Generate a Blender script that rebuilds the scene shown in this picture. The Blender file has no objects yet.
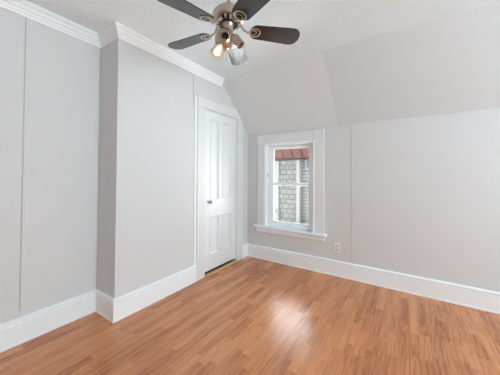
import bpy, bmesh, math, random
from mathutils import Vector, Matrix
random.seed(4)
S = bpy.context.scene
COL = S.collection

# ------------------------------------------------------------------ camera
F_PX, YAW, PITCH, ROLL, V0 = 238.8882, 0.58456, 0.018454, 0.004747, 170.2614
CAM_Z = 1.22
fw = Vector((-math.sin(YAW) * math.cos(PITCH), math.cos(YAW) * math.cos(PITCH), math.sin(PITCH)))
rt0 = Vector((math.cos(YAW), math.sin(YAW), 0))
up0 = rt0.cross(fw)
rt = rt0 * math.cos(ROLL) + up0 * math.sin(ROLL)
up = up0 * math.cos(ROLL) - rt0 * math.sin(ROLL)
cd = bpy.data.cameras.new('camera')
cam = bpy.data.objects.new('camera', cd)
COL.objects.link(cam)
M = Matrix((rt, up, -fw)).transposed().to_4x4()
M.translation = (0, 0, CAM_Z)
cam.matrix_world = M
cd.sensor_width = 36
cd.lens = F_PX / 500 * 36
cd.shift_y = -(187.5 - V0) / 500
cd.clip_start = 0.02
S.camera = cam

# ------------------------------------------------------------------ world, sun, exposure
S.view_settings.view_transform = 'Standard'
S.view_settings.look = 'None'
S.view_settings.gamma = 1
S.view_settings.use_curve_mapping = False
S.view_settings.exposure = 0.0
S.cycles.max_bounces = 16
S.cycles.diffuse_bounces = 12
S.cycles.caustics_reflective = False
W = bpy.data.worlds.new('sky')
S.world = W
W.use_nodes = True
bg = W.node_tree.nodes['Background']
bg.inputs['Color'].default_value = (0.93, 0.97, 1.0, 1)
bg.inputs['Strength'].default_value = 7.0
sun = bpy.data.objects.new('sun', bpy.data.lights.new('sun', 'SUN'))
COL.objects.link(sun)
sun.data.energy = 74.0
sun.data.angle = math.radians(2)
sun.rotation_euler = Vector((0.75, -0.06, -0.66)).to_track_quat('-Z', 'Y').to_euler()

# added area lamp for daylight at unseen right-hand window, tilted up to brighten ceiling
def daylight(name, loc, d, sx, sy, energy, col):
    l = bpy.data.lights.new(name, 'AREA'); l.shape = 'RECTANGLE'; l.size = sx; l.size_y = sy
    l.energy = energy; l.color = col
    o = bpy.data.objects.new(name, l); COL.objects.link(o)
    o.location = loc; o.rotation_euler = Vector(d).to_track_quat('-Z', 'Y').to_euler()
    return o
daylight('window_daylight_fill', (3.59, 0.85, 1.30), (-1, -.10, .95), 1.35, 1.25, 128, (0.80, 0.985, 1.075))

# ------------------------------------------------------------------ materials
def new_mat(name):
    m = bpy.data.materials.new(name)
    m.use_nodes = True
    return m, m.node_tree.nodes, m.node_tree.links, m.node_tree.nodes['Principled BSDF']

def mat(name, col, rough=0.5, metal=0.0, bump=0.0, bscale=60.0, spec=0.5, var=0.0, coat=0.0):
    m, N, L, b = new_mat(name)
    b.inputs['Base Color'].default_value = (*col, 1)
    b.inputs['Roughness'].default_value = rough
    b.inputs['Metallic'].default_value = metal
    b.inputs['Specular IOR Level'].default_value = spec
    b.inputs['Coat Weight'].default_value = coat
    tc = N.new('ShaderNodeTexCoord')
    nz = N.new('ShaderNodeTexNoise')
    nz.inputs['Scale'].default_value = bscale
    nz.inputs['Detail'].default_value = 4
    L.new(tc.outputs['Object'], nz.inputs['Vector'])
    if bump:
        bp = N.new('ShaderNodeBump')
        bp.inputs['Strength'].default_value = bump
        bp.inputs['Distance'].default_value = 0.004
        L.new(nz.outputs['Fac'], bp.inputs['Height'])
        L.new(bp.outputs['Normal'], b.inputs['Normal'])
    n2 = N.new('ShaderNodeTexNoise')
    n2.inputs['Scale'].default_value = 2.2
    L.new(tc.outputs['Object'], n2.inputs['Vector'])
    mx = N.new('ShaderNodeMix')
    mx.data_type = 'RGBA'
    v = max(var, 0.01)
    mx.inputs[6].default_value = (*[c * (1 - v) for c in col], 1)
    mx.inputs[7].default_value = (*[min(1, c * (1 + v)) for c in col], 1)
    L.new(n2.outputs['Fac'], mx.inputs[0])
    L.new(mx.outputs[2], b.inputs['Base Color'])
    return m

WALL = mat('wall_paint', (0.665, 0.690, 0.70), 0.6, bump=0.05, bscale=90)
SLOPE = mat('slope_paint', (0.665, 0.725, 0.75), 0.6, bump=0.06, bscale=30)
CEIL = mat('textured_ceiling_paint', (0.81, 0.915, 0.96), 0.8, bump=1.0, bscale=48)
TRIM = mat('white_trim_paint', (0.875, 0.935, 0.965), 0.35, bump=0.03, bscale=40)
DOORM = mat('white_door_paint', (0.80, 0.845, 0.865), 0.35, bump=0.03, bscale=40)
CASING = mat('casing_paint', (0.76, 0.795, 0.81), 0.4, bump=0.03, bscale=40)
PLASTIC = mat('white_plastic', (0.82, 0.82, 0.82), 0.35)
SOCKETW = mat('off_white_plastic', (0.66, 0.66, 0.65), 0.35)
GREYSLOT = mat('grey_plastic', (0.30, 0.30, 0.30), 0.5)
NICKEL = mat('brushed_nickel', (0.60, 0.52, 0.45), 0.28, metal=1.0, var=0.06)
DARKMETAL = mat('black_metal', (0.012, 0.011, 0.011), 0.4)
STEEL = mat('aged_steel', (0.42, 0.41, 0.40), 0.35, metal=1.0)
SILVER = mat('pale_latch_plastic', (0.50, 0.50, 0.51), 0.4)
CHAIN = mat('steel_chain', (0.5, 0.48, 0.46), 0.4, metal=1.0)
THRESH = mat('bare_pine', (0.60, 0.38, 0.19), 0.5, var=0.15)
CLOSET = mat('hollow_shade_black', (0.02, 0.02, 0.02), 0.9)
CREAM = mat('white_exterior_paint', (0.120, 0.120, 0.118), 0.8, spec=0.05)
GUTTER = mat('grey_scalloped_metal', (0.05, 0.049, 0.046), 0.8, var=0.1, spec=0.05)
REFLECTM = mat('pale_reflector', (0.82, 0.82, 0.80), 0.8)
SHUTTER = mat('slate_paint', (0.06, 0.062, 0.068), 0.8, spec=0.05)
GROUND = mat('gravel', (0.45, 0.44, 0.42), 0.9, var=0.2)
PIPE = mat('dark_cable', (0.06, 0.06, 0.06), 0.6)

def blade_mat():
    m, N, L, b = new_mat('dark_walnut_blade')
    tc = N.new('ShaderNodeTexCoord')
    mp = N.new('ShaderNodeMapping')
    mp.inputs['Scale'].default_value = (6, 6, 6)
    nz = N.new('ShaderNodeTexNoise')
    nz.inputs['Scale'].default_value = 3
    nz.inputs['Detail'].default_value = 6
    L.new(tc.outputs['Object'], mp.inputs['Vector'])
    L.new(mp.outputs['Vector'], nz.inputs['Vector'])
    r = N.new('ShaderNodeValToRGB')
    r.color_ramp.elements[0].color = (0.006, 0.0045, 0.004, 1)
    r.color_ramp.elements[1].color = (0.016, 0.011, 0.010, 1)
    L.new(nz.outputs['Fac'], r.inputs['Fac'])
    L.new(r.outputs['Color'], b.inputs['Base Color'])
    b.inputs['Roughness'].default_value = 0.21
    b.inputs['IOR'].default_value = 1.72
    return m
BLADE = blade_mat()

def glass_mat(name, tint, gl_rough=0.02):
    m, N, L, b = new_mat(name)
    N.remove(b)
    out = N['Material Output']
    tr = N.new('ShaderNodeBsdfTransparent')
    tr.inputs['Color'].default_value = (*tint, 1)
    gl = N.new('ShaderNodeBsdfGlossy')
    gl.inputs['Roughness'].default_value = gl_rough
    fr = N.new('ShaderNodeFresnel')
    fr.inputs['IOR'].default_value = 1.35
    mx = N.new('ShaderNodeMixShader')
    L.new(fr.outputs[0], mx.inputs[0])
    L.new(tr.outputs[0], mx.inputs[1])
    L.new(gl.outputs[0], mx.inputs[2])
    L.new(mx.outputs[0], out.inputs['Surface'])
    return m
PANE = glass_mat('window_glass', (0.97, 0.98, 0.98))
SHADEGLASS = None
def shade_mat():
    m, N, L, b = new_mat('frosted_lamp_glass')
    b.inputs['Base Color'].default_value = (0.84, 0.76, 0.66, 1)
    b.inputs['Roughness'].default_value = 0.4
    b.inputs['Transmission Weight'].default_value = 0.8
    b.inputs['IOR'].default_value = 1.3
    return m
SHADEGLASS = shade_mat()
def emit_mat(name, col, s):
    m, N, L, b = new_mat(name)
    b.inputs['Base Color'].default_value = (0.9, 0.85, 0.75, 1)
    b.inputs['Emission Color'].default_value = (*col, 1)
    b.inputs['Emission Strength'].default_value = s
    return m
BULB = emit_mat('lit_bulb', (1.0, 0.92, 0.80), 4.0)

def floor_mat():
    m, N, L, b = new_mat('oak_strip_laminate')
    def math_n(op, a, bb=None, c=None):
        n = N.new('ShaderNodeMath'); n.operation = op
        for i, x in enumerate((a, bb, c)):
            if x is None: continue
            if isinstance(x, (int, float)): n.inputs[i].default_value = x
            else: L.new(x, n.inputs[i])
        return n.outputs[0]
    tc = N.new('ShaderNodeTexCoord')
    sx = N.new('ShaderNodeSeparateXYZ')
    L.new(tc.outputs['Object'], sx.inputs[0])
    X, Y = sx.outputs['X'], sx.outputs['Y']
    SW, SL, BW = 0.064, 0.40, 0.192
    xs = math_n('DIVIDE', X, SW)
    row = math_n('FLOOR', xs)
    fx = math_n('FRACT', xs)
    wn = N.new('ShaderNodeTexWhiteNoise'); wn.noise_dimensions = '1D'
    L.new(row, wn.inputs['W'])
    sh = math_n('MULTIPLY', wn.outputs['Value'], 7.0)
    ys = math_n('ADD', math_n('DIVIDE', Y, SL), sh)
    # uneven strip lengths: bend the length coordinate
    ysw = math_n('ADD', ys, math_n('MULTIPLY', math_n('SINE', math_n('MULTIPLY', ys, 2.1)), 0.28))
    idx = math_n('FLOOR', ysw)
    fy = math_n('FRACT', ysw)
    cv = N.new('ShaderNodeCombineXYZ')
    L.new(row, cv.inputs['X']); L.new(idx, cv.inputs['Y'])
    w2 = N.new('ShaderNodeTexWhiteNoise'); w2.noise_dimensions = '2D'
    L.new(cv.outputs[0], w2.inputs['Vector'])
    # grain
    gv = N.new('ShaderNodeCombineXYZ')
    off = math_n('MULTIPLY', w2.outputs['Value'], 31.0)
    L.new(math_n('MULTIPLY', X, 30.0), gv.inputs['X'])
    L.new(math_n('ADD', math_n('MULTIPLY', Y, 1.7), off), gv.inputs['Y'])
    L.new(off, gv.inputs['Z'])
    g1 = N.new('ShaderNodeTexNoise')
    g1.inputs['Scale'].default_value = 1.0; g1.inputs['Detail'].default_value = 3
    g1.inputs['Distortion'].default_value = 0.4
    L.new(gv.outputs[0], g1.inputs['Vector'])
    rings = math_n('FRACT', math_n('MULTIPLY', g1.outputs['Fac'], 4.0))
    ringt = math_n('ABSOLUTE', math_n('SUBTRACT', rings, 0.5))
    fv = N.new('ShaderNodeCombineXYZ')
    L.new(math_n('MULTIPLY', X, 260.0), fv.inputs['X'])
    L.new(math_n('ADD', math_n('MULTIPLY', Y, 9.0), off), fv.inputs['Y'])
    g2 = N.new('ShaderNodeTexNoise'); g2.inputs['Scale'].default_value = 1; g2.inputs['Detail'].default_value = 3
    L.new(fv.outputs[0], g2.inputs['Vector'])
    t = math_n('ADD', math_n('MULTIPLY', w2.outputs['Value'], 0.40), math_n('MULTIPLY', ringt, 0.62))
    t = math_n('ADD', t, math_n('MULTIPLY', math_n('SUBTRACT', g2.outputs['Fac'], 0.5), 0.75))
    rp = N.new('ShaderNodeValToRGB')
    e = rp.color_ramp.elements
    e[0].position = 0.0; e[0].color = (0.356, 0.111, 0.040, 1)
    e[1].position = 0.9; e[1].color = (0.822, 0.364, 0.151, 1)
    k = e.new(0.42); k.color = (0.624, 0.248, 0.097, 1)
    L.new(t, rp.inputs['Fac'])
    # joints
    dx = math_n('MULTIPLY', math_n('MINIMUM', fx, math_n('SUBTRACT', 1.0, fx)), SW)
    dy = math_n('MULTIPLY', math_n('MINIMUM', fy, math_n('SUBTRACT', 1.0, fy)), SL)
    xb = math_n('DIVIDE', X, BW)
    fb = math_n('FRACT', xb)
    db = math_n('MULTIPLY', math_n('MINIMUM', fb, math_n('SUBTRACT', 1.0, fb)), BW)
    j1 = math_n('LESS_THAN', math_n('MINIMUM', dx, dy), 0.0011)
    j2 = math_n('LESS_THAN', db, 0.0016)
    jj = math_n('ADD', math_n('MULTIPLY', j1, 0.22), math_n('MULTIPLY', j2, 0.30))
    mx = N.new('ShaderNodeMix'); mx.data_type = 'RGBA'
    L.new(jj, mx.inputs[0])
    L.new(rp.outputs['Color'], mx.inputs[6])
    mx.inputs[7].default_value = (0.10, 0.035, 0.018, 1)
    L.new(mx.outputs[2], b.inputs['Base Color'])
    b.inputs['Roughness'].default_value = 0.24
    b.inputs['IOR'].default_value = 1.6
    bp = N.new('ShaderNodeBump'); bp.inputs['Strength'].default_value = 0.06; bp.inputs['Distance'].default_value = 0.002
    L.new(g2.outputs['Fac'], bp.inputs['Height'])
    L.new(bp.outputs['Normal'], b.inputs['Normal'])
    return m
FLOORM = floor_mat()

def shingle_mat():
    m, N, L, b = new_mat('weathered_shingle_siding')
    tc = N.new('ShaderNodeTexCoord')
    mp = N.new('ShaderNodeMapping')
    mp.inputs['Rotation'].default_value = (math.radians(-90), 0, 0)
    L.new(tc.outputs['Object'], mp.inputs['Vector'])
    br = N.new('ShaderNodeTexBrick')
    br.offset = 0.43; br.squash = 1.0
    br.inputs['Scale'].default_value = 1.0
    br.inputs['Brick Width'].default_value = 0.17
    br.inputs['Row Height'].default_value = 0.132
    br.inputs['Mortar Size'].default_value = 0.009
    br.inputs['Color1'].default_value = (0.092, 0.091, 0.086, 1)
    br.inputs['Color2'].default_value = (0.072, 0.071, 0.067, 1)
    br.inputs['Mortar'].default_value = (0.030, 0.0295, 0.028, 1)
    L.new(mp.outputs['Vector'], br.inputs['Vector'])
    L.new(br.outputs['Color'], b.inputs['Base Color'])
    b.inputs['Roughness'].default_value = 0.9
    b.inputs['Specular IOR Level'].default_value = 0.05
    bp = N.new('ShaderNodeBump'); bp.inputs['Strength'].default_value = 0.6
    bp.invert = True
    L.new(br.outputs['Fac'], bp.inputs['Height'])
    L.new(bp.outputs['Normal'], b.inputs['Normal'])
    return m
SHINGLE = shingle_mat()
def clap_mat():
    m, N, L, b = new_mat('clapboard_lap_shadow')
    tc = N.new('ShaderNodeTexCoord'); sx = N.new('ShaderNodeSeparateXYZ'); L.new(tc.outputs['Object'], sx.inputs[0])
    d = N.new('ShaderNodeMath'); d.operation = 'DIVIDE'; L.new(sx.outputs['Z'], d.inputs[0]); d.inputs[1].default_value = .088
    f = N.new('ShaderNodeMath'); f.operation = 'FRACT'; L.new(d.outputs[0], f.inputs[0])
    g = N.new('ShaderNodeMath'); g.operation = 'LESS_THAN'; L.new(f.outputs[0], g.inputs[0]); g.inputs[1].default_value = .28  # dark band on each board paints in the shadow of the lap
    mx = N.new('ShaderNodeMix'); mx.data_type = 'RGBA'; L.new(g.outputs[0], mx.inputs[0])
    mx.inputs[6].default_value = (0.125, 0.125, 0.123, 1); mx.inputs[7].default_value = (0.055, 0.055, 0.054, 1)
    L.new(mx.outputs[2], b.inputs['Base Color']); b.inputs['Roughness'].default_value = .8; b.inputs['Specular IOR Level'].default_value = .05
    return m
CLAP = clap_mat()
AWN = mat('faded_red_awning_metal', (0.088, 0.042, 0.037), 0.8, var=0.08, spec=0.05)
AWNSEAM = mat('dark_awning_seam', (0.035, 0.014, 0.012), 0.8, spec=0.05)

# ------------------------------------------------------------------ mesh helpers
def obj(name, bm, m, parent=None, smooth=False, bevel=0.0, segs=2):
    me = bpy.data.meshes.new(name)
    bmesh.ops.recalc_face_normals(bm, faces=bm.faces)
    bm.to_mesh(me); bm.free()
    me.materials.append(m)
    if smooth:
        for p in me.polygons: p.use_smooth = True
    o = bpy.data.objects.new(name, me)
    COL.objects.link(o)
    if parent is not None:
        r = parent
        off = Vector((0, 0, 0))
        while r is not None:
            off += r.location; r = r.parent
        me.transform(Matrix.Translation(-off))
        o.parent = parent
    if bevel:
        b = o.modifiers.new('bevel', 'BEVEL'); b.width = bevel; b.segments = segs; b.limit_method = 'ANGLE'
        b.angle_limit = math.radians(40)
    if smooth:
        try:
            me.set_sharp_from_angle(angle=math.radians(38))
        except Exception:
            pass
    return o

def struct(o):
    o['kind'] = 'structure'
    return o

def thing(name, loc, label, cat, group=None):
    o = bpy.data.objects.new(name, None); COL.objects.link(o)
    o.location = loc; o.empty_display_size = 0.05
    tag(o, label, cat, group)
    return o

def tag(o, label, cat, group=None):
    o['label'] = label; o['category'] = cat
    if group: o['group'] = group
    return o

def B(): return bmesh.new()

def box(bm, x0, x1, y0, y1, z0, z1):
    v = [bm.verts.new((x, y, z)) for x in (x0, x1) for y in (y0, y1) for z in (z0, z1)]
    for f in ((0, 1, 3, 2), (4, 6, 7, 5), (0, 4, 5, 1), (2, 3, 7, 6), (0, 2, 6, 4), (1, 5, 7, 3)):
        bm.faces.new([v[i] for i in f])
    return bm

def prism(bm, poly, axis, a, b):
    """poly: 2D list in the other two axes (order y,z for x; x,z for y; x,y for z)"""
    def P(p, t):
        if axis == 'x': return (t, p[0], p[1])
        if axis == 'y': return (p[0], t, p[1])
        return (p[0], p[1], t)
    A = [bm.verts.new(P(p, a)) for p in poly]
    C = [bm.verts.new(P(p, b)) for p in poly]
    n = len(poly)
    bm.faces.new(A); bm.faces.new(C)
    for i in range(n):
        bm.faces.new((A[i], A[(i + 1) % n], C[(i + 1) % n], C[i]))
    return bm

def sweep(bm, pts, normals, profile, z0=0.0):
    """run a moulding profile [(depth, height)] along the segment pts[0]-pts[1]; normals = miter offset vectors at both ends"""
    rings = []
    for p, n in zip(pts, normals):
        rings.append([bm.verts.new((p[0] + n[0] * d, p[1] + n[1] * d, z0 + h)) for d, h in profile])
    m = len(profile)
    for a, b in zip(rings, rings[1:]):
        for i in range(m):
            bm.faces.new((a[i], a[(i + 1) % m], b[(i + 1) % m], b[i]))
    bm.faces.new(rings[0]); bm.faces.new(rings[-1])
    return bm

def frame_from(axis):
    a = Vector(axis).normalized()
    h = Vector((0, 0, 1)) if abs(a.z) < 0.95 else Vector((1, 0, 0))
    x = h.cross(a).normalized()
    return x, a.cross(x), a

def lathe(bm, origin, axis, prof, n=32, closed_loop=False):
    """prof: [(radius, distance along axis)]"""
    x, y, a = frame_from(axis); o = Vector(origin)
    rings = []
    for r, t in prof:
        if r <= 1e-6:
            rings.append([bm.verts.new(o + a * t)])
        else:
            rings.append([bm.verts.new(o + a * t + (x * math.cos(2 * math.pi * i / n) + y * math.sin(2 * math.pi * i / n)) * r) for i in range(n)])
    pairs = list(zip(rings, rings[1:]))
    if closed_loop: pairs.append((rings[-1], rings[0]))
    for p, q in pairs:
        for i in range(n):
            j = (i + 1) % n
            if len(p) == 1 and len(q) == 1: continue
            if len(p) == 1: bm.faces.new((p[0], q[i], q[j]))
            elif len(q) == 1: bm.faces.new((p[i], p[j], q[0]))
            else: bm.faces.new((p[i], p[j], q[j], q[i]))
    return bm

def tube(bm, pts, rad, n=8):
    pts = [Vector(p) for p in pts]
    rings = []
    for i, p in enumerate(pts):
        d = (pts[min(i + 1, len(pts) - 1)] - pts[max(i - 1, 0)])
        x, y, _ = frame_from(d)
        r = rad[i] if isinstance(rad, (list, tuple)) else rad
        rings.append([bm.verts.new(p + (x * math.cos(2 * math.pi * k / n) + y * math.sin(2 * math.pi * k / n)) * r) for k in range(n)])
    for a, b in zip(rings, rings[1:]):
        for k in range(n):
            bm.faces.new((a[k], a[(k + 1) % n], b[(k + 1) % n], b[k]))
    bm.faces.new(rings[0]); bm.faces.new(rings[-1])
    return bm

# ------------------------------------------------------------------ the room
XL, XR, YB, YJ, ZC, ZK, YS = -2.0378, -2.3413, 3.0133, 1.0520, 2.4687, 1.8307, 2.3797
XE, YE = 3.50, -3.3            # unseen right wall and rear wall
TH = 0.14
DY0, DY1, DZ = 2.094, 2.716, 2.006      # door opening
SL = (YB - YS) / (ZC - ZK)
def slope_y(z): return YS + (ZC - z) * SL

struct(obj('floor', box(B(), XR - TH, XE + TH, YE - TH, YB + TH, -0.08, 0.0), FLOORM))
bm = box(B(), XR - TH, XE + TH, YE - TH, YS + 0.05, ZC, ZC + 0.1)
struct(obj('ceiling', bm, CEIL))
# sloped ceiling strip between the flat ceiling and the knee wall
bm = prism(B(), [(YS, ZC), (YB, ZK), (YB + TH, ZK), (YB + TH, ZK + .1), (YS + .05, ZC + .1), (YS, ZC + .1)], 'x', XR - TH, XE + TH)
struct(obj('ceiling_slope', bm, SLOPE))

# a slightly whiter board fills the left end of the slope
SLOPE_LEFT = mat('whiter_slope_paint', (0.725, 0.785, 0.81), 0.6, bump=0.05, bscale=30)
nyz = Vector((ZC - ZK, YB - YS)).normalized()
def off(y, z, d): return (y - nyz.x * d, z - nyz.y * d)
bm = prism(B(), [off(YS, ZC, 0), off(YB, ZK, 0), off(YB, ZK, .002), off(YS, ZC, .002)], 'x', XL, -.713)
struct(obj('ceiling_slope_board', bm, SLOPE_LEFT))

# left wall: recessed stretch, return, then the door stretch standing forward
struct(obj('wall_left_recess', box(B(), XR - TH, XR, YE - TH, YJ + .05, 0, ZC), WALL))
bm = box(B(), XR - TH + .001, XL - TH, YJ, YJ + 0.1, 0, ZC)
struct(obj('wall_left_return', bm, WALL))
bm = B()
prism(bm, [(YJ, 0), (DY0, 0), (DY0, ZC), (YJ, ZC)], 'x', XL - TH, XL)
prism(bm, [(DY0, DZ), (DY1, DZ), (DY1, slope_y(ZC) and (ZC - (DY1 - YS) / SL)), (YS, ZC), (DY0, ZC)], 'x', XL - TH, XL)
prism(bm, [(DY1, 0), (YB, 0), (YB, ZK), (DY1, ZC - (DY1 - YS) / SL)], 'x', XL - TH, XL)
bmesh.ops.remove_doubles(bm, verts=bm.verts, dist=1e-5)
struct(obj('wall_left', bm, WALL))
# closet behind the door, coloured near-black so the gap looks shaded
bm = B()
box(bm, XL - .75, XL - .70, DY0 - .1, DY1 + .1, -.02, 2.2)
box(bm, XL - .70, XL - TH, DY0 - .1, DY0 - .06, -.02, 2.2)
box(bm, XL - .70, XL - TH, DY1 + .06, DY1 + .1, -.02, 2.2)
box(bm, XL - .70, XL - TH, DY0 - .06, DY1 + .06, 2.1, 2.2)
box(bm, XL - .70, XL - .012, DY0 - .05, DY1 + .05, -.02, .004)
struct(obj('wall_closet', bm, CLOSET))

# back wall with the window opening
WX0, WX1, WZ0, WZ1 = -1.722, -1.004, 0.470, 1.650
bm = B()
box(bm, XL - TH, WX0, YB, YB + TH, 0, ZK)
box(bm, WX1, XE + TH, YB, YB + TH, 0, ZK)
box(bm, WX0, WX1, YB, YB + TH, 0, WZ0)
box(bm, WX0, WX1, YB, YB + TH, WZ1, ZK)
bmesh.ops.remove_doubles(bm, verts=bm.verts, dist=1e-5)
struct(obj('wall_back', bm, WALL))

# unseen right and rear walls with the openings that daylight the room
RW = [(0.15, 1.55, 0.65, 2.0)]
bm = B()
ys = [YE - TH, YE, YE, 0.15, 1.55, YB + TH]
box(bm, XE, XE + TH, YE - TH, 0.15, 0, ZC)
prism(bm, [(ys[4], 0), (ys[5], 0), (ys[5], ZK), (YB, ZK), (YS, ZC), (ys[4], ZC)], 'x', XE, XE + TH)
for y0, y1, z0, z1 in RW:
    box(bm, XE, XE + TH, y0, y1, 0, z0); box(bm, XE, XE + TH, y0, y1, z1, ZC)
struct(obj('wall_right', bm, WALL))
bm = B()
box(bm, XR, XE, YE - TH, YE, 0, ZC)
struct(obj('wall_rear', bm, WALL))

# ------------------------------------------------------------------ mouldings
BASE = [(0, 0), (.022, 0), (.0225, .006), (.021, .014), (.0175, .018), (.0165, .148), (.0095, .152), (.0095, .159), (.0225, .163),
        (.0235, .171), (.0195, .178), (.010, .183), (.006, .186), (0, .186)]
nx, ny, nny = (1, 0), (0, 1), (0, -1)
CW = 0.012
Y_CL0, Y_CR1 = 1.958, 2.862     # outer edges of the door casing
struct(obj('baseboard_left', sweep(B(), [(XR, YE), (XR, YJ)], [(1, 1), (1, -1)], BASE), TRIM))
struct(obj('baseboard_return', sweep(B(), [(XR, YJ), (XL, YJ)], [(1, -1), (1, -1)], BASE), TRIM))
struct(obj('baseboard_door_side', sweep(B(), [(XL, YJ), (XL, Y_CL0)], [(1, -1), (1, 0)], BASE), TRIM))
struct(obj('baseboard_corner', sweep(B(), [(XL, Y_CR1), (XL, YB)], [(1, 0), (1, -1)], BASE), TRIM))
struct(obj('baseboard_back', sweep(B(), [(XL, YB), (XE, YB)], [(1, -1), (-1, -1)], BASE), TRIM))
struct(obj('baseboard_right', sweep(B(), [(XE, YB), (XE, YE)], [(-1, -1), (-1, 1)], BASE), TRIM))
struct(obj('baseboard_rear', sweep(B(), [(XE, YE), (XR, YE)], [(-1, 1), (1, 1)], BASE), TRIM))
CROWN = [(0, -.100), (.009, -.100), (.011, -.088), (.006, -.084), (.013, -.074), (.017, -.066), (.016, -.060), (.026, -.050), (.031, -.040),
         (.030, -.034), (.040, -.024), (.048, -.019), (.047, -.014), (.052, -.010), (.052, 0), (0, 0)]
struct(obj('trim_1', sweep(B(), [(XR, YE), (XR, YJ)], [(1, 1), (1, -1)], CROWN, ZC), TRIM))
struct(obj('trim_2', sweep(B(), [(XR, YJ), (XL, YJ)], [(1, -1), (1, -1)], CROWN, ZC), TRIM))
struct(obj('trim_3', sweep(B(), [(XL, YJ), (XL, YS + .012)], [(1, -1), (1, 0)], CROWN, ZC), TRIM))
# bead under the slope along the back wall
BEAD = [(0, 0), (.004, 0), (.005, .005), (.004, .009), (.004, .026), (.007, .029), (.007, .036), (0, .038)]
struct(obj('trim_4', sweep(B(), [(XL, YB), (XE, YB)], [(1, -1), (-1, -1)], BEAD, ZK - .038), WALL))
# panel joints
GAP = mat('caulk_gap', (0.53, 0.53, 0.53), 0.8)
struct(obj('trim_5', box(B(), XR, XR + .006, .538, .566, .186, ZC - .1), WALL, bevel=.002))
struct(obj('trim_6', box(B(), XL, XL + .004, 1.902, 1.912, 2.0, ZC - .1), WALL, bevel=.001))
struct(obj('trim_7', box(B(), -.556, -.528, YB - .006, YB, .186, ZK - .038), WALL, bevel=.002))
struct(obj('trim_10', box(B(), XR, XR + .0015, .533, .538, .25, ZC - .1), GAP))
struct(obj('trim_11', box(B(), -.528, -.523, YB - .0015, YB, .186, ZK - .038), GAP))
struct(obj('trim_12', box(B(), XR, XR + .004, YJ - .006, YJ, .186, ZC - .1), GAP))
struct(obj('trim_13', box(B(), XL, XL + .0015, 1.897, 1.902, 2.0, ZC - .1), GAP))
struct(obj('trim_8', box(B(), -.818, -.808, YB - .0015, YB, .186, .45), WALL))
struct(obj('trim_9', box(B(), XL, XL + .008, 1.922, 1.958, .186, 2.135), TRIM, bevel=.002))

# ------------------------------------------------------------------ door
D = struct(bpy.data.objects.new('door_1', None)); COL.objects.link(D); D.location = (XL, DY0, 0)
XF = XL + 0.004            # face of the door leaf
XB = XF - 0.036
py = [DY0 + .004, 2.188, 2.348, 2.424, 2.606, DY1 - .004]
pz = [.048, .235, .705, .905, 1.908, DZ - .004]
bm = B()
for a, b in ((0, 1), (2, 3), (4, 5)):
    box(bm, XB, XF, py[a], py[b], pz[0], pz[5])
for a, b in ((1, 2), (3, 4)):
    for c, d in ((0, 1), (2, 3), (4, 5)):
        box(bm, XB, XF, py[a], py[b], pz[c], pz[d])
bmesh.ops.remove_doubles(bm, verts=bm.verts, dist=1e-5)
obj('door_leaf', bm, DOORM, D)
for c, d in ((1, 2), (3, 4)):
    for a, b in ((1, 2), (3, 4)):
        bm = B()
        y0, y1, z0, z1 = py[a], py[b], pz[c], pz[d]
        box(bm, XB + .006, XF - .0155, y0, y1, z0, z1)
        # moulding sloping from the stile face down to the panel, a mitred frame
        m = .022
        ring = lambda x, i: [bm.verts.new(p) for p in ((x, y0 + i, z0 + i), (x, y1 - i, z0 + i), (x, y1 - i, z1 - i), (x, y0 + i, z1 - i))]
        R = [ring(XF - .016, 0), ring(XF + .004, 0), ring(XF + .006, .003), ring(XF + .004, .007), ring(XF - .006, .012), ring(XF - .009, .016), ring(XF - .016, m)]
        for p, q in zip(R, R[1:]):
            for i in range(4):
                bm.faces.new((p[i], p[(i + 1) % 4], q[(i + 1) % 4], q[i]))
        obj('door_panel', bm, DOORM, D)
# knob with rose and key plate
bm = B()
prism(bm, [(2.138, .822), (2.166, .822), (2.166, .918), (2.138, .918)], 'x', XF, XF + .003)
kp = obj('key_plate', bm, DOORM, D, bevel=.002)
bm = lathe(B(), (XF + .003, 2.152, .848), (1, 0, 0), [(0, 0), (.004, 0), (.004, .0012), (0, .0012)], 12)
obj('keyhole', bm, DARKMETAL, kp)
bm = lathe(B(), (XF + .003, 2.152, .886), (1, 0, 0), [(0, 0), (.014, 0), (.013, .004), (.008, .006), (.0075, .022), (.017, .028), (.0235, .036), (.0245, .044), (.021, .053), (.012, .058), (0, .059)], 24)
k = obj('door_knob', bm, STEEL, D, smooth=True); k['label'] = 'small worn metal door knob'
for z in (1.825, .257):
    bm = B()
    lathe(bm, (XF + .006, DY1 - .001, z - .045), (0, 0, 1), [(0, 0), (.005, 0), (.006, .003), (.006, .087), (.005, .09), (0, .09)], 12)
    box(bm, XF, XF + .002, DY1 - .022, DY1 - .002, z - .042, z + .042)
    obj('hinge', bm, DOORM, D)
# casing
XC = XL + .02
bm = B()
prism(bm, [(Y_CL0, 0), (DY0 - .006, 0), (DY0 - .006, DZ + .006), (Y_CL0, DZ + .006)], 'x', XL, XC)
obj('casing', bm, CASING, D, bevel=.003)
bm = B()
zr = ZC - (Y_CR1 - YS) / SL - .004
prism(bm, [(DY1 + .006, 0), (Y_CR1, 0), (Y_CR1, zr), (Y_CR1 - (DZ + .006 - zr) * SL, DZ + .006), (DY1 + .006, DZ + .006)] if zr < DZ else
      [(DY1 + .006, 0), (Y_CR1, 0), (Y_CR1, DZ + .006), (DY1 + .006, DZ + .006)], 'x', XL, XC)
obj('casing', bm, CASING, D, bevel=.003)
bm = B()
ztop = 2.136
prism(bm, [(Y_CL0 - .006, DZ + .007), (slope_y(DZ + .007) - .006, DZ + .007), (slope_y(ztop) - .006, ztop), (Y_CL0 - .006, ztop)], 'x', XL, XC + .003)
obj('head_casing', bm, CASING, D, bevel=.003)
bm = B()
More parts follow.
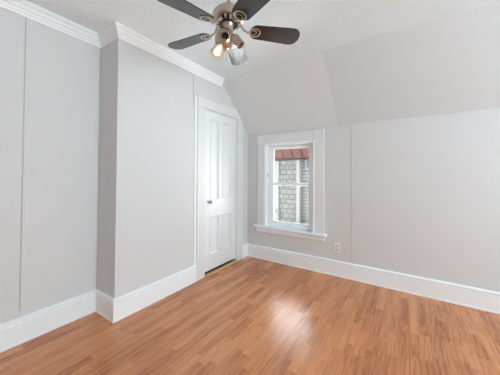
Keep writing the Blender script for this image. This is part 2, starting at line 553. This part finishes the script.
prism(bm, [(Y_CL0 - .012, ztop), (slope_y(ztop) - .008, ztop), (slope_y(ztop + .012) - .008, ztop + .012), (Y_CL0 - .012, ztop + .012)], 'x', XL, XC + .012)
obj('cap_moulding', bm, CASING, D, bevel=.003)
# jambs lining the opening
bm = B()
box(bm, XL - TH, XL + .012, DY0 - .006, DY0 + .001, 0, DZ); box(bm, XL - TH, XL + .012, DY1 - .001, DY1 + .006, 0, DZ)
box(bm, XL - TH, XL + .012, DY0, DY1, DZ - .001, DZ + .006)
obj('jamb', bm, CASING, D)
# bare wood threshold
bm = prism(B(), [(XL - .010, 0), (XL + .032, 0), (XL + .027, .014), (XL + .015, .019), (XL - .010, .019)], 'y', DY0 + .004, DY1 + .006)
tag(obj('threshold', bm, THRESH), 'narrow bare tan wooden threshold strip on the floor under the white door', 'threshold')

# ------------------------------------------------------------------ window
Wn = struct(bpy.data.objects.new('window_1', None)); COL.objects.link(Wn); Wn.location = ((WX0 + WX1) / 2, YB, WZ0)
YF = YB - .020
CI0, CI1, CZ = -1.735, -1.000, 1.664
bm = box(B(), -1.847, CI0, YF, YB, .488, CZ); obj('casing', bm, CASING, Wn, bevel=.002)
bm = box(B(), CI1, -.876, YF, YB, .488, CZ); obj('casing', bm, CASING, Wn, bevel=.002)
bm = box(B(), CI0, CI1, YF, YB, CZ, 1.790); obj('head_casing', bm, CASING, Wn, bevel=.002)
for a, b in ((-1.850, CI0 + .002), (CI1 - .003, -.872)):
    obj('corner_block', box(B(), a, b, YF - .007, YB, CZ, 1.792), CASING, Wn, bevel=.002)
# stool, apron
bm = prism(B(), [(YB + .06, .456), (YB - .058, .456), (YB - .066, .462), (YB - .068, .472), (YB - .066, .482), (YB - .058, .488), (YB + .06, .488)], 'x', -1.893, -.842)
# keep only the wall-side horns outside the opening
obj('stool', bm, TRIM, Wn)
bm = prism(B(), [(YB, .394), (YB - .016, .394), (YB - .022, .402), (YB - .022, .456), (YB, .456)], 'x', -1.858, -.872)
obj('apron', bm, TRIM, Wn)
# jamb lining with inner stop
bm = B()
J0, J1, JZ0, JZ1 = WX0, WX1, .488, WZ1
box(bm, J0, J0 + .012, YB - .012, YB + TH, JZ0, JZ1); box(bm, J1 - .012, J1, YB - .012, YB + TH, JZ0, JZ1)
box(bm, J0, J1, YB - .012, YB + TH, JZ1 - .012, JZ1); box(bm, J0, J1, YB + .06, YB + TH + .03, .47, .49)
obj('jamb', bm, TRIM, Wn)
bm = B()
for a, b in ((CI0 - .002, CI0 + .022), (CI1 - .016, CI1 + .002)):
    box(bm, a, b, YF - .008, YB + .03, JZ0, CZ + .002)
box(bm, CI0, CI1, YF - .008, YB + .03, CZ - .028, CZ + .002)
obj('stop_moulding', bm, TRIM, Wn, bevel=.003)
def sash(name, x0, x1, z0, z1, gx0, gx1, gz0, gz1, y0, y1):
    bm = B()
    box(bm, x0, gx0, y0, y1, z0, z1); box(bm, gx1, x1, y0, y1, z0, z1)
    box(bm, gx0, gx1, y0, y1, z0, gz0); box(bm, gx0, gx1, y0, y1, gz1, z1)
    bmesh.ops.remove_doubles(bm, verts=bm.verts, dist=1e-5)
    s = obj(name, bm, TRIM, Wn, bevel=.002)
    bm = box(B(), gx0 - .004, gx1 + .004, (y0 + y1) / 2 - .0015, (y0 + y1) / 2 + .0015, gz0 - .004, gz1 + .004)
    obj('pane', bm, PANE, s)
    return s
X0, X1 = J0 + .013, J1 - .013
sash('lower_sash', X0, X1, .492, 1.107, -1.612, -1.088, .566, 1.070, YB + .036, YB + .068)
sash('upper_sash', X0, X1, 1.066, JZ1 - .013, -1.630, -1.098, 1.106, 1.590, YB + .074, YB + .106)
bm = B()
lathe(bm, (-1.36, YB + .045, 1.107), (0, 0, 1), [(0, 0), (.016, 0), (.016, .008), (.008, .012), (0, .013)], 16)
box(bm, -1.378, -1.330, YB + .038, YB + .050, 1.114, 1.120)
obj('sash_lock', bm, STEEL, Wn)
for x in (J0 + .018, J1 - .020):
    obj('tilt_latch', box(B(), x - .006, x + .008, YB + .030, YB + .036, 1.19, 1.225), SILVER, Wn)

# outlet
oy = YB - .009
O = thing('power_outlet', (-.722, YB, .342), 'white duplex power outlet low on the wall right of the window', 'outlet')
obj('cover_plate', box(B(), -.759, -.685, oy, YB, .284, .400), PLASTIC, O, bevel=.003)
for z in (.367, .317):
    bm = lathe(B(), (-.722, oy - .0005, z), (0, -1, 0), [(0, -.002), (.0165, -.002), (.0165, .0015), (.015, .002), (0, .002)], 20)
    r = obj('receptacle', bm, SOCKETW, O)
    bm = B()
    box(bm, -.7300, -.7265, oy - .0032, oy - .002, z - .002, z + .008); box(bm, -.7175, -.7140, oy - .0032, oy - .002, z - .002, z + .007)
    lathe(bm, (-.722, oy - .002, z - .008), (0, -1, 0), [(0, 0), (.0032, 0), (.0032, .0012), (0, .0012)], 10)
    s = obj('slots', bm, GREYSLOT, r)
obj('screw', lathe(B(), (-.722, oy, .342), (0, -1, 0), [(0, 0), (.0035, 0), (.003, .0015), (0, .002)], 12), STEEL, O)

# ------------------------------------------------------------------ ceiling fan
FX, FY = -.952, 1.180
FAN = thing('ceiling_fan', (FX, FY, ZC), 'nickel ceiling fan with five dark blades and a small lamp kit', 'ceiling fan')
P0 = Vector((FX, FY, 0))
obj('canopy', lathe(B(), (FX, FY, ZC), (0, 0, -1), [(0, 0), (.062, 0), (.062, .006), (.056, .022), (.035, .045), (.018, .052), (0, .052)], 40), NICKEL, FAN, smooth=True)
obj('downrod', lathe(B(), (FX, FY, ZC - .05), (0, 0, -1), [(0, 0), (.0125, 0), (.0125, .135), (0, .135)], 20), NICKEL, FAN, smooth=True)
prof = [(0, 2.296), (.022, 2.296), (.026, 2.290), (.046, 2.286), (.064, 2.277), (.073, 2.267), (.080, 2.264), (.083, 2.262), (.091, 2.254), (.100, 2.243), (.1045, 2.229), (.1045, 2.215), (.099, 2.205), (.086, 2.200), (0, 2.200)]
obj('motor_housing', lathe(B(), P0, (0, 0, 1), prof, 48), NICKEL, FAN, smooth=True)
bm = lathe(B(), P0, (0, 0, 1), [(0, 2.201), (.072, 2.201), (.076, 2.197), (.076, 2.186), (.070, 2.181), (0, 2.181)], 48)
fl = obj('flywheel', bm, DARKMETAL, FAN, smooth=True)
bm = B()
for i in range(15):
    a = 2 * math.pi * (i + .3) / 15
    c, s = math.cos(a), math.sin(a)
    t = Vector((-s, c, 0)); r = Vector((c, s, 0))
    vs = [P0 + r * rr + t * tt + Vector((0, 0, z)) for rr in (.060, .079) for tt in (-.006, .006) for z in (2.179, 2.203)]
    v = [bm.verts.new(p) for p in vs]
    for f in ((0, 1, 3, 2), (4, 6, 7, 5), (0, 4, 5, 1), (2, 3, 7, 6), (0, 2, 6, 4), (1, 5, 7, 3)):
        bm.faces.new([v[i] for i in f])
obj('vent_fins', bm, NICKEL, fl)
obj('neck', lathe(B(), P0, (0, 0, 1), [(0, 2.182), (.034, 2.182), (.036, 2.176), (.031, 2.168), (.030, 2.125), (.034, 2.118), (.040, 2.112), (0, 2.112)], 32), NICKEL, FAN, smooth=True)

BP = [math.radians(p) for p in (12, 19, 12, 12, 12)]       # blade pitch; second blade set steeper so it mirrors the added reflector
PH, RT = math.radians(44.432), .477
TX, TY, DR, ZB = -.005, .043, -.032, 2.150
def blade_outline():
    pts = []
    r0, r1 = .140, RT
    w0, w1 = .057, .070
    for i in range(13):      # root end, semi-ellipse
        a = math.pi / 2 + math.pi * i / 12
        pts.append((r0 + .045 + .045 * math.cos(a), w0 * math.sin(a)))
    for i in range(17):      # tip
        a = -math.pi / 2 + math.pi * i / 16
        c, s = math.cos(a), math.sin(a)
        pts.append((r1 - .062 + .062 * abs(c) ** .9, w1 * (abs(s) ** .9) * (1 if s > 0 else -1)))
    return pts
def annulus(bm, cx, ro, ri, z0, z1, n=32, ci=0.0):
    vo0 = []; vi0 = []; vo1 = []; vi1 = []
    for i in range(n):
        a = 2 * math.pi * i / n
        c, s = math.cos(a), math.sin(a)
        vo0.append(bm.verts.new((cx + ro * c, ro * s, z0))); vo1.append(bm.verts.new((cx + ro * c, ro * s, z1)))
        vi0.append(bm.verts.new((cx + ci + ri * c, ri * s, z0))); vi1.append(bm.verts.new((cx + ci + ri * c, ri * s, z1)))
    for i in range(n):
        j = (i + 1) % n
        bm.faces.new((vo0[i], vo0[j], vi0[j], vi0[i])); bm.faces.new((vo1[i], vo1[j], vi1[j], vi1[i]))
        bm.faces.new((vo0[i], vo0[j], vo1[j], vo1[i])); bm.faces.new((vi0[i], vi0[j], vi1[j], vi1[i]))
for k in range(5):
    a = PH + math.radians(72 * k)
    slope = DR + TX * math.cos(a) + TY * math.sin(a) - (.012 if k == 1 else 0)  # second blade droops further to aim its reflection
    # local frame: x outwards, y counter-clockwise, z up; the clockwise edge is the higher one
    Rm = Matrix.Translation((FX, FY, ZB)) @ Matrix.Rotation(a, 4, 'Z') @ Matrix.Rotation(-math.atan(slope), 4, 'Y') @ Matrix.Rotation(-BP[k], 4, 'X')
    bm = prism(B(), blade_outline(), 'z', -.003, .003)
    bm.transform(Rm)
    bl = obj('blade', bm, BLADE, FAN, bevel=.0015)
    bm = B()
    annulus(bm, .172, .0385, .0290, -.0075, -.0035)
    annulus(bm, .162, .0225, .0165, -.0085, -.0035)
    bm.transform(Rm)
    # arm from the flywheel out to the ring
    rad = Vector((math.cos(a), math.sin(a), 0))
    e = Rm @ Vector((.140, 0, -.006))
    s0 = P0 + rad * .062 + Vector((0, 0, 2.184))
    pts = [s0, s0 + rad * .022 + Vector((0, 0, -.004)), (s0 + e) / 2 + Vector((0, 0, -.012)), e - rad * .012 + Vector((0, 0, -.004)), e]
    tube(bm, pts, [.010, .009, .0075, .0075, .008], 10)
    ir = obj('blade_iron', bm, NICKEL, bl, smooth=True)
    bm = B()
    lathe(bm, Rm @ Vector((.163, 0, -.004)), Rm.to_3x3() @ Vector((0, 0, -1)), [(0, 0), (.0145, 0), (.0145, .002), (0, .002)], 20)
    obj('mounting_disc', bm, DARKMETAL, ir)

# light kit
CR = Vector((rt0.x, rt0.y, 0)); CF = Vector((-math.sin(YAW), math.cos(YAW), 0))
HUB = Vector((-.962, 1.152, 0))
hub = obj('light_kit_body', lathe(B(), HUB, (0, 0, 1), [(0, 2.130), (.028, 2.130), (.042, 2.122), (.053, 2.106), (.0585, 2.085), (.059, 2.062), (.055, 2.040), (.043, 2.022), (.030, 2.011), (.014, 2.006), (0, 2.005)], 36), NICKEL, FAN, smooth=True)
def socket(name_parent, base, axis, length, r):
    prof = [(0, 0), (r * .62, 0), (r * .85, length * .10), (r, length * .25), (r, length), (r * .86, length), (r * .86, length * .35), (0, length * .35)]
    return obj('lamp_socket', lathe(B(), base, axis, prof, 28), NICKEL, name_parent, smooth=True)
# empty lamp opening in the front of the body, turned to the room
ax = (Vector((0, 0, CAM_Z)) - Vector((-.957, 1.153, 2.093))).normalized()
b0 = Vector((-.9257, 1.1153, 2.0645)) + ax * .010
s1 = obj('lamp_socket', lathe(B(), b0 - ax * .03, ax, [(0, 0), (.0265, 0), (.0265, .042), (.0245, .045), (.0215, .045), (.0210, .030), (0, .030)], 28), NICKEL, hub, smooth=True)
obj('socket_liner', lathe(B(), b0 + ax * .001, ax, [(0, 0), (.0205, 0), (.0205, .0145), (.0195, .0145), (.0195, .002), (0, .002)], 24), CLOSET, s1)
# right socket without a shade
axr = (CR * .60 - CF * .12 + Vector((0, 0, -.78))).normalized()
br = HUB + CR * .060 - CF * .022 + Vector((0, 0, 2.080))
s2 = socket(hub, br, axr, .078, .027)
obj('socket_liner', lathe(B(), br + axr * .03, axr, [(0, 0), (.022, 0), (.022, .034), (.021, .034), (.021, .002), (0, .002)], 24), THRESH, s2)
tube_b = tube(B(), [HUB + Vector((0, 0, 2.10)), HUB + CR * .03 - CF * .015 + Vector((0, 0, 2.108)), br + axr * .004], .009, 10)
obj('lamp_arm', tube_b, NICKEL, hub, smooth=True)
# left lit lamp with its flared glass
axl = (CR * -.30 + CF * -.10 + Vector((0, 0, -.90))).normalized()
blp = HUB + CR * -.023 + CF * -.016 + Vector((0, 0, 2.034))
s3 = socket(hub, blp, axl, .024, .028)
g0 = blp + axl * .018
gl = [(.025, .0), (.029, .004), (.033, .020), (.037, .040), (.042, .058), (.046, .068), (.0445, .069), (.0405, .059), (.0355, .040), (.0275, .020), (.0255, .006), (.023, .002)]
g = obj('glass_shade', lathe(B(), g0, axl, gl, 36, closed_loop=True), SHADEGLASS, s3, smooth=True)
g['label'] = 'lit flared glass lamp shade'
obj('bulb', lathe(B(), g0, axl, [(0, .004), (.010, .006), (.012, .016), (.018, .030), (.020, .040), (.016, .051), (.008, .057), (0, .058)], 24), BULB, s3, smooth=True)
# pull chains
for (dx, dy, z0, z1) in ((.016, -.034, 2.020, 1.935), (.052, -.058, 2.06, 1.975)):
    p = HUB + CR * dx + CF * dy
    bm = tube(B(), [(p.x, p.y, z0), (p.x, p.y, z1)], .0012, 6)
    lathe(bm, (p.x, p.y, z1), (0, 0, -1), [(0, 0), (.003, .002), (.0035, .010), (.002, .014), (0, .015)], 10)
    obj('pull_chain', bm, CHAIN, FAN)

# ------------------------------------------------------------------ outside the window
AW = thing('window_awning', (-1.4, YB + TH, 1.85), 'faded red metal awning outside above the window', 'awning')
ya, za, yb, zb = YB + TH + .01, 1.86, 3.520, 1.485
bm = prism(B(), [(ya, za), (yb, zb), (yb, zb + .008), (ya, za + .008)], 'x', -2.0, -.55)
obj('awning_sheet', bm, AWN, AW)
for i in range(10):
    x = -1.985 + i * .158
    bm = prism(B(), [(ya, za - .010), (yb, zb - .010), (yb, zb + .0), (ya, za + .0)], 'x', x, x + .013)
    obj('seam', bm, AWNSEAM, AW)
bm = B()
n = 58
for i in range(n):
    x0 = -2.0 + 1.45 * i / n; x1 = -2.0 + 1.45 * (i + 1) / n; xm = (x0 + x1) / 2
    prism(bm, [(x0, zb + .012), (x0, zb - .030), (xm, zb - .040), (x1, zb - .030), (x1, zb + .012)], 'y', yb, yb + .006)
obj('valance', bm, GUTTER, AW)

NY = 6.0
H = thing('neighbor_house', (-2.7, NY, -3.0), 'grey shingled neighbouring house with white corner boards seen through the window', 'house')
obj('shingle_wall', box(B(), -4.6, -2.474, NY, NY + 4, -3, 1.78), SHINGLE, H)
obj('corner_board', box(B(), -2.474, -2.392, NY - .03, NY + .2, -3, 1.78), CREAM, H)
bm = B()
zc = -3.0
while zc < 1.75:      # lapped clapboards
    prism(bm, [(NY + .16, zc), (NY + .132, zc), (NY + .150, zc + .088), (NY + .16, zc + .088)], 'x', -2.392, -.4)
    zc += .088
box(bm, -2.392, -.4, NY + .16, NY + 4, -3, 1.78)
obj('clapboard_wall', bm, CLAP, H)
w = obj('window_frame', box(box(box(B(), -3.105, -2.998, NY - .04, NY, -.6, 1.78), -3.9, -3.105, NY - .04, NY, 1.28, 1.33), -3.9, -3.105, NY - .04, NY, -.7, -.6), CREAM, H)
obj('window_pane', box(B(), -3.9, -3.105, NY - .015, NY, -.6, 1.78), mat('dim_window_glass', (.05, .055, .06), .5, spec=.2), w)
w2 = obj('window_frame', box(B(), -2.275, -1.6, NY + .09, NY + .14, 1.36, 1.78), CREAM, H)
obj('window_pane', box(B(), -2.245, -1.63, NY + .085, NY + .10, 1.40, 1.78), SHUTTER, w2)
bm = prism(B(), [(NY - .18, 1.76), (NY + 4, 3.0), (NY + 4, 3.1), (NY - .18, 1.84)], 'x', -4.8, -.2)
obj('roof', bm, SHUTTER, H)
obj('vent_box', box(box(B(), -3.11, -2.98, NY - .10, NY, .02, .20), -3.08, -3.01, NY - .12, NY - .10, .06, .15), CREAM, H)
pts = []
bm = tube(B(), [(-2.26, NY + .11, 1.0), (-2.30, NY + .10, .92), (-2.33, NY + .10, .80), (-2.34, NY + .10, .5), (-2.34, NY + .10, -3)], .012, 8)
obj('cable', bm, PIPE, H)
struct(obj('ground', box(B(), -30, 30, YB + TH + .3, 40, -3.1, -3.0), GROUND))
# added pale reflector below the sight line, bounces sun onto one fan blade
PR = obj('blade_reflector', prism(B(), [(NY - .01, -.07), (3.5, -.64), (3.5, -.72), (NY - .01, -.15)], 'x', -5.5, 2.0), REFLECTM, H)
obj('reflector_edge', box(B(), -5.5, 2.0, 3.47, 3.50, -.76, -.61), CREAM, PR)
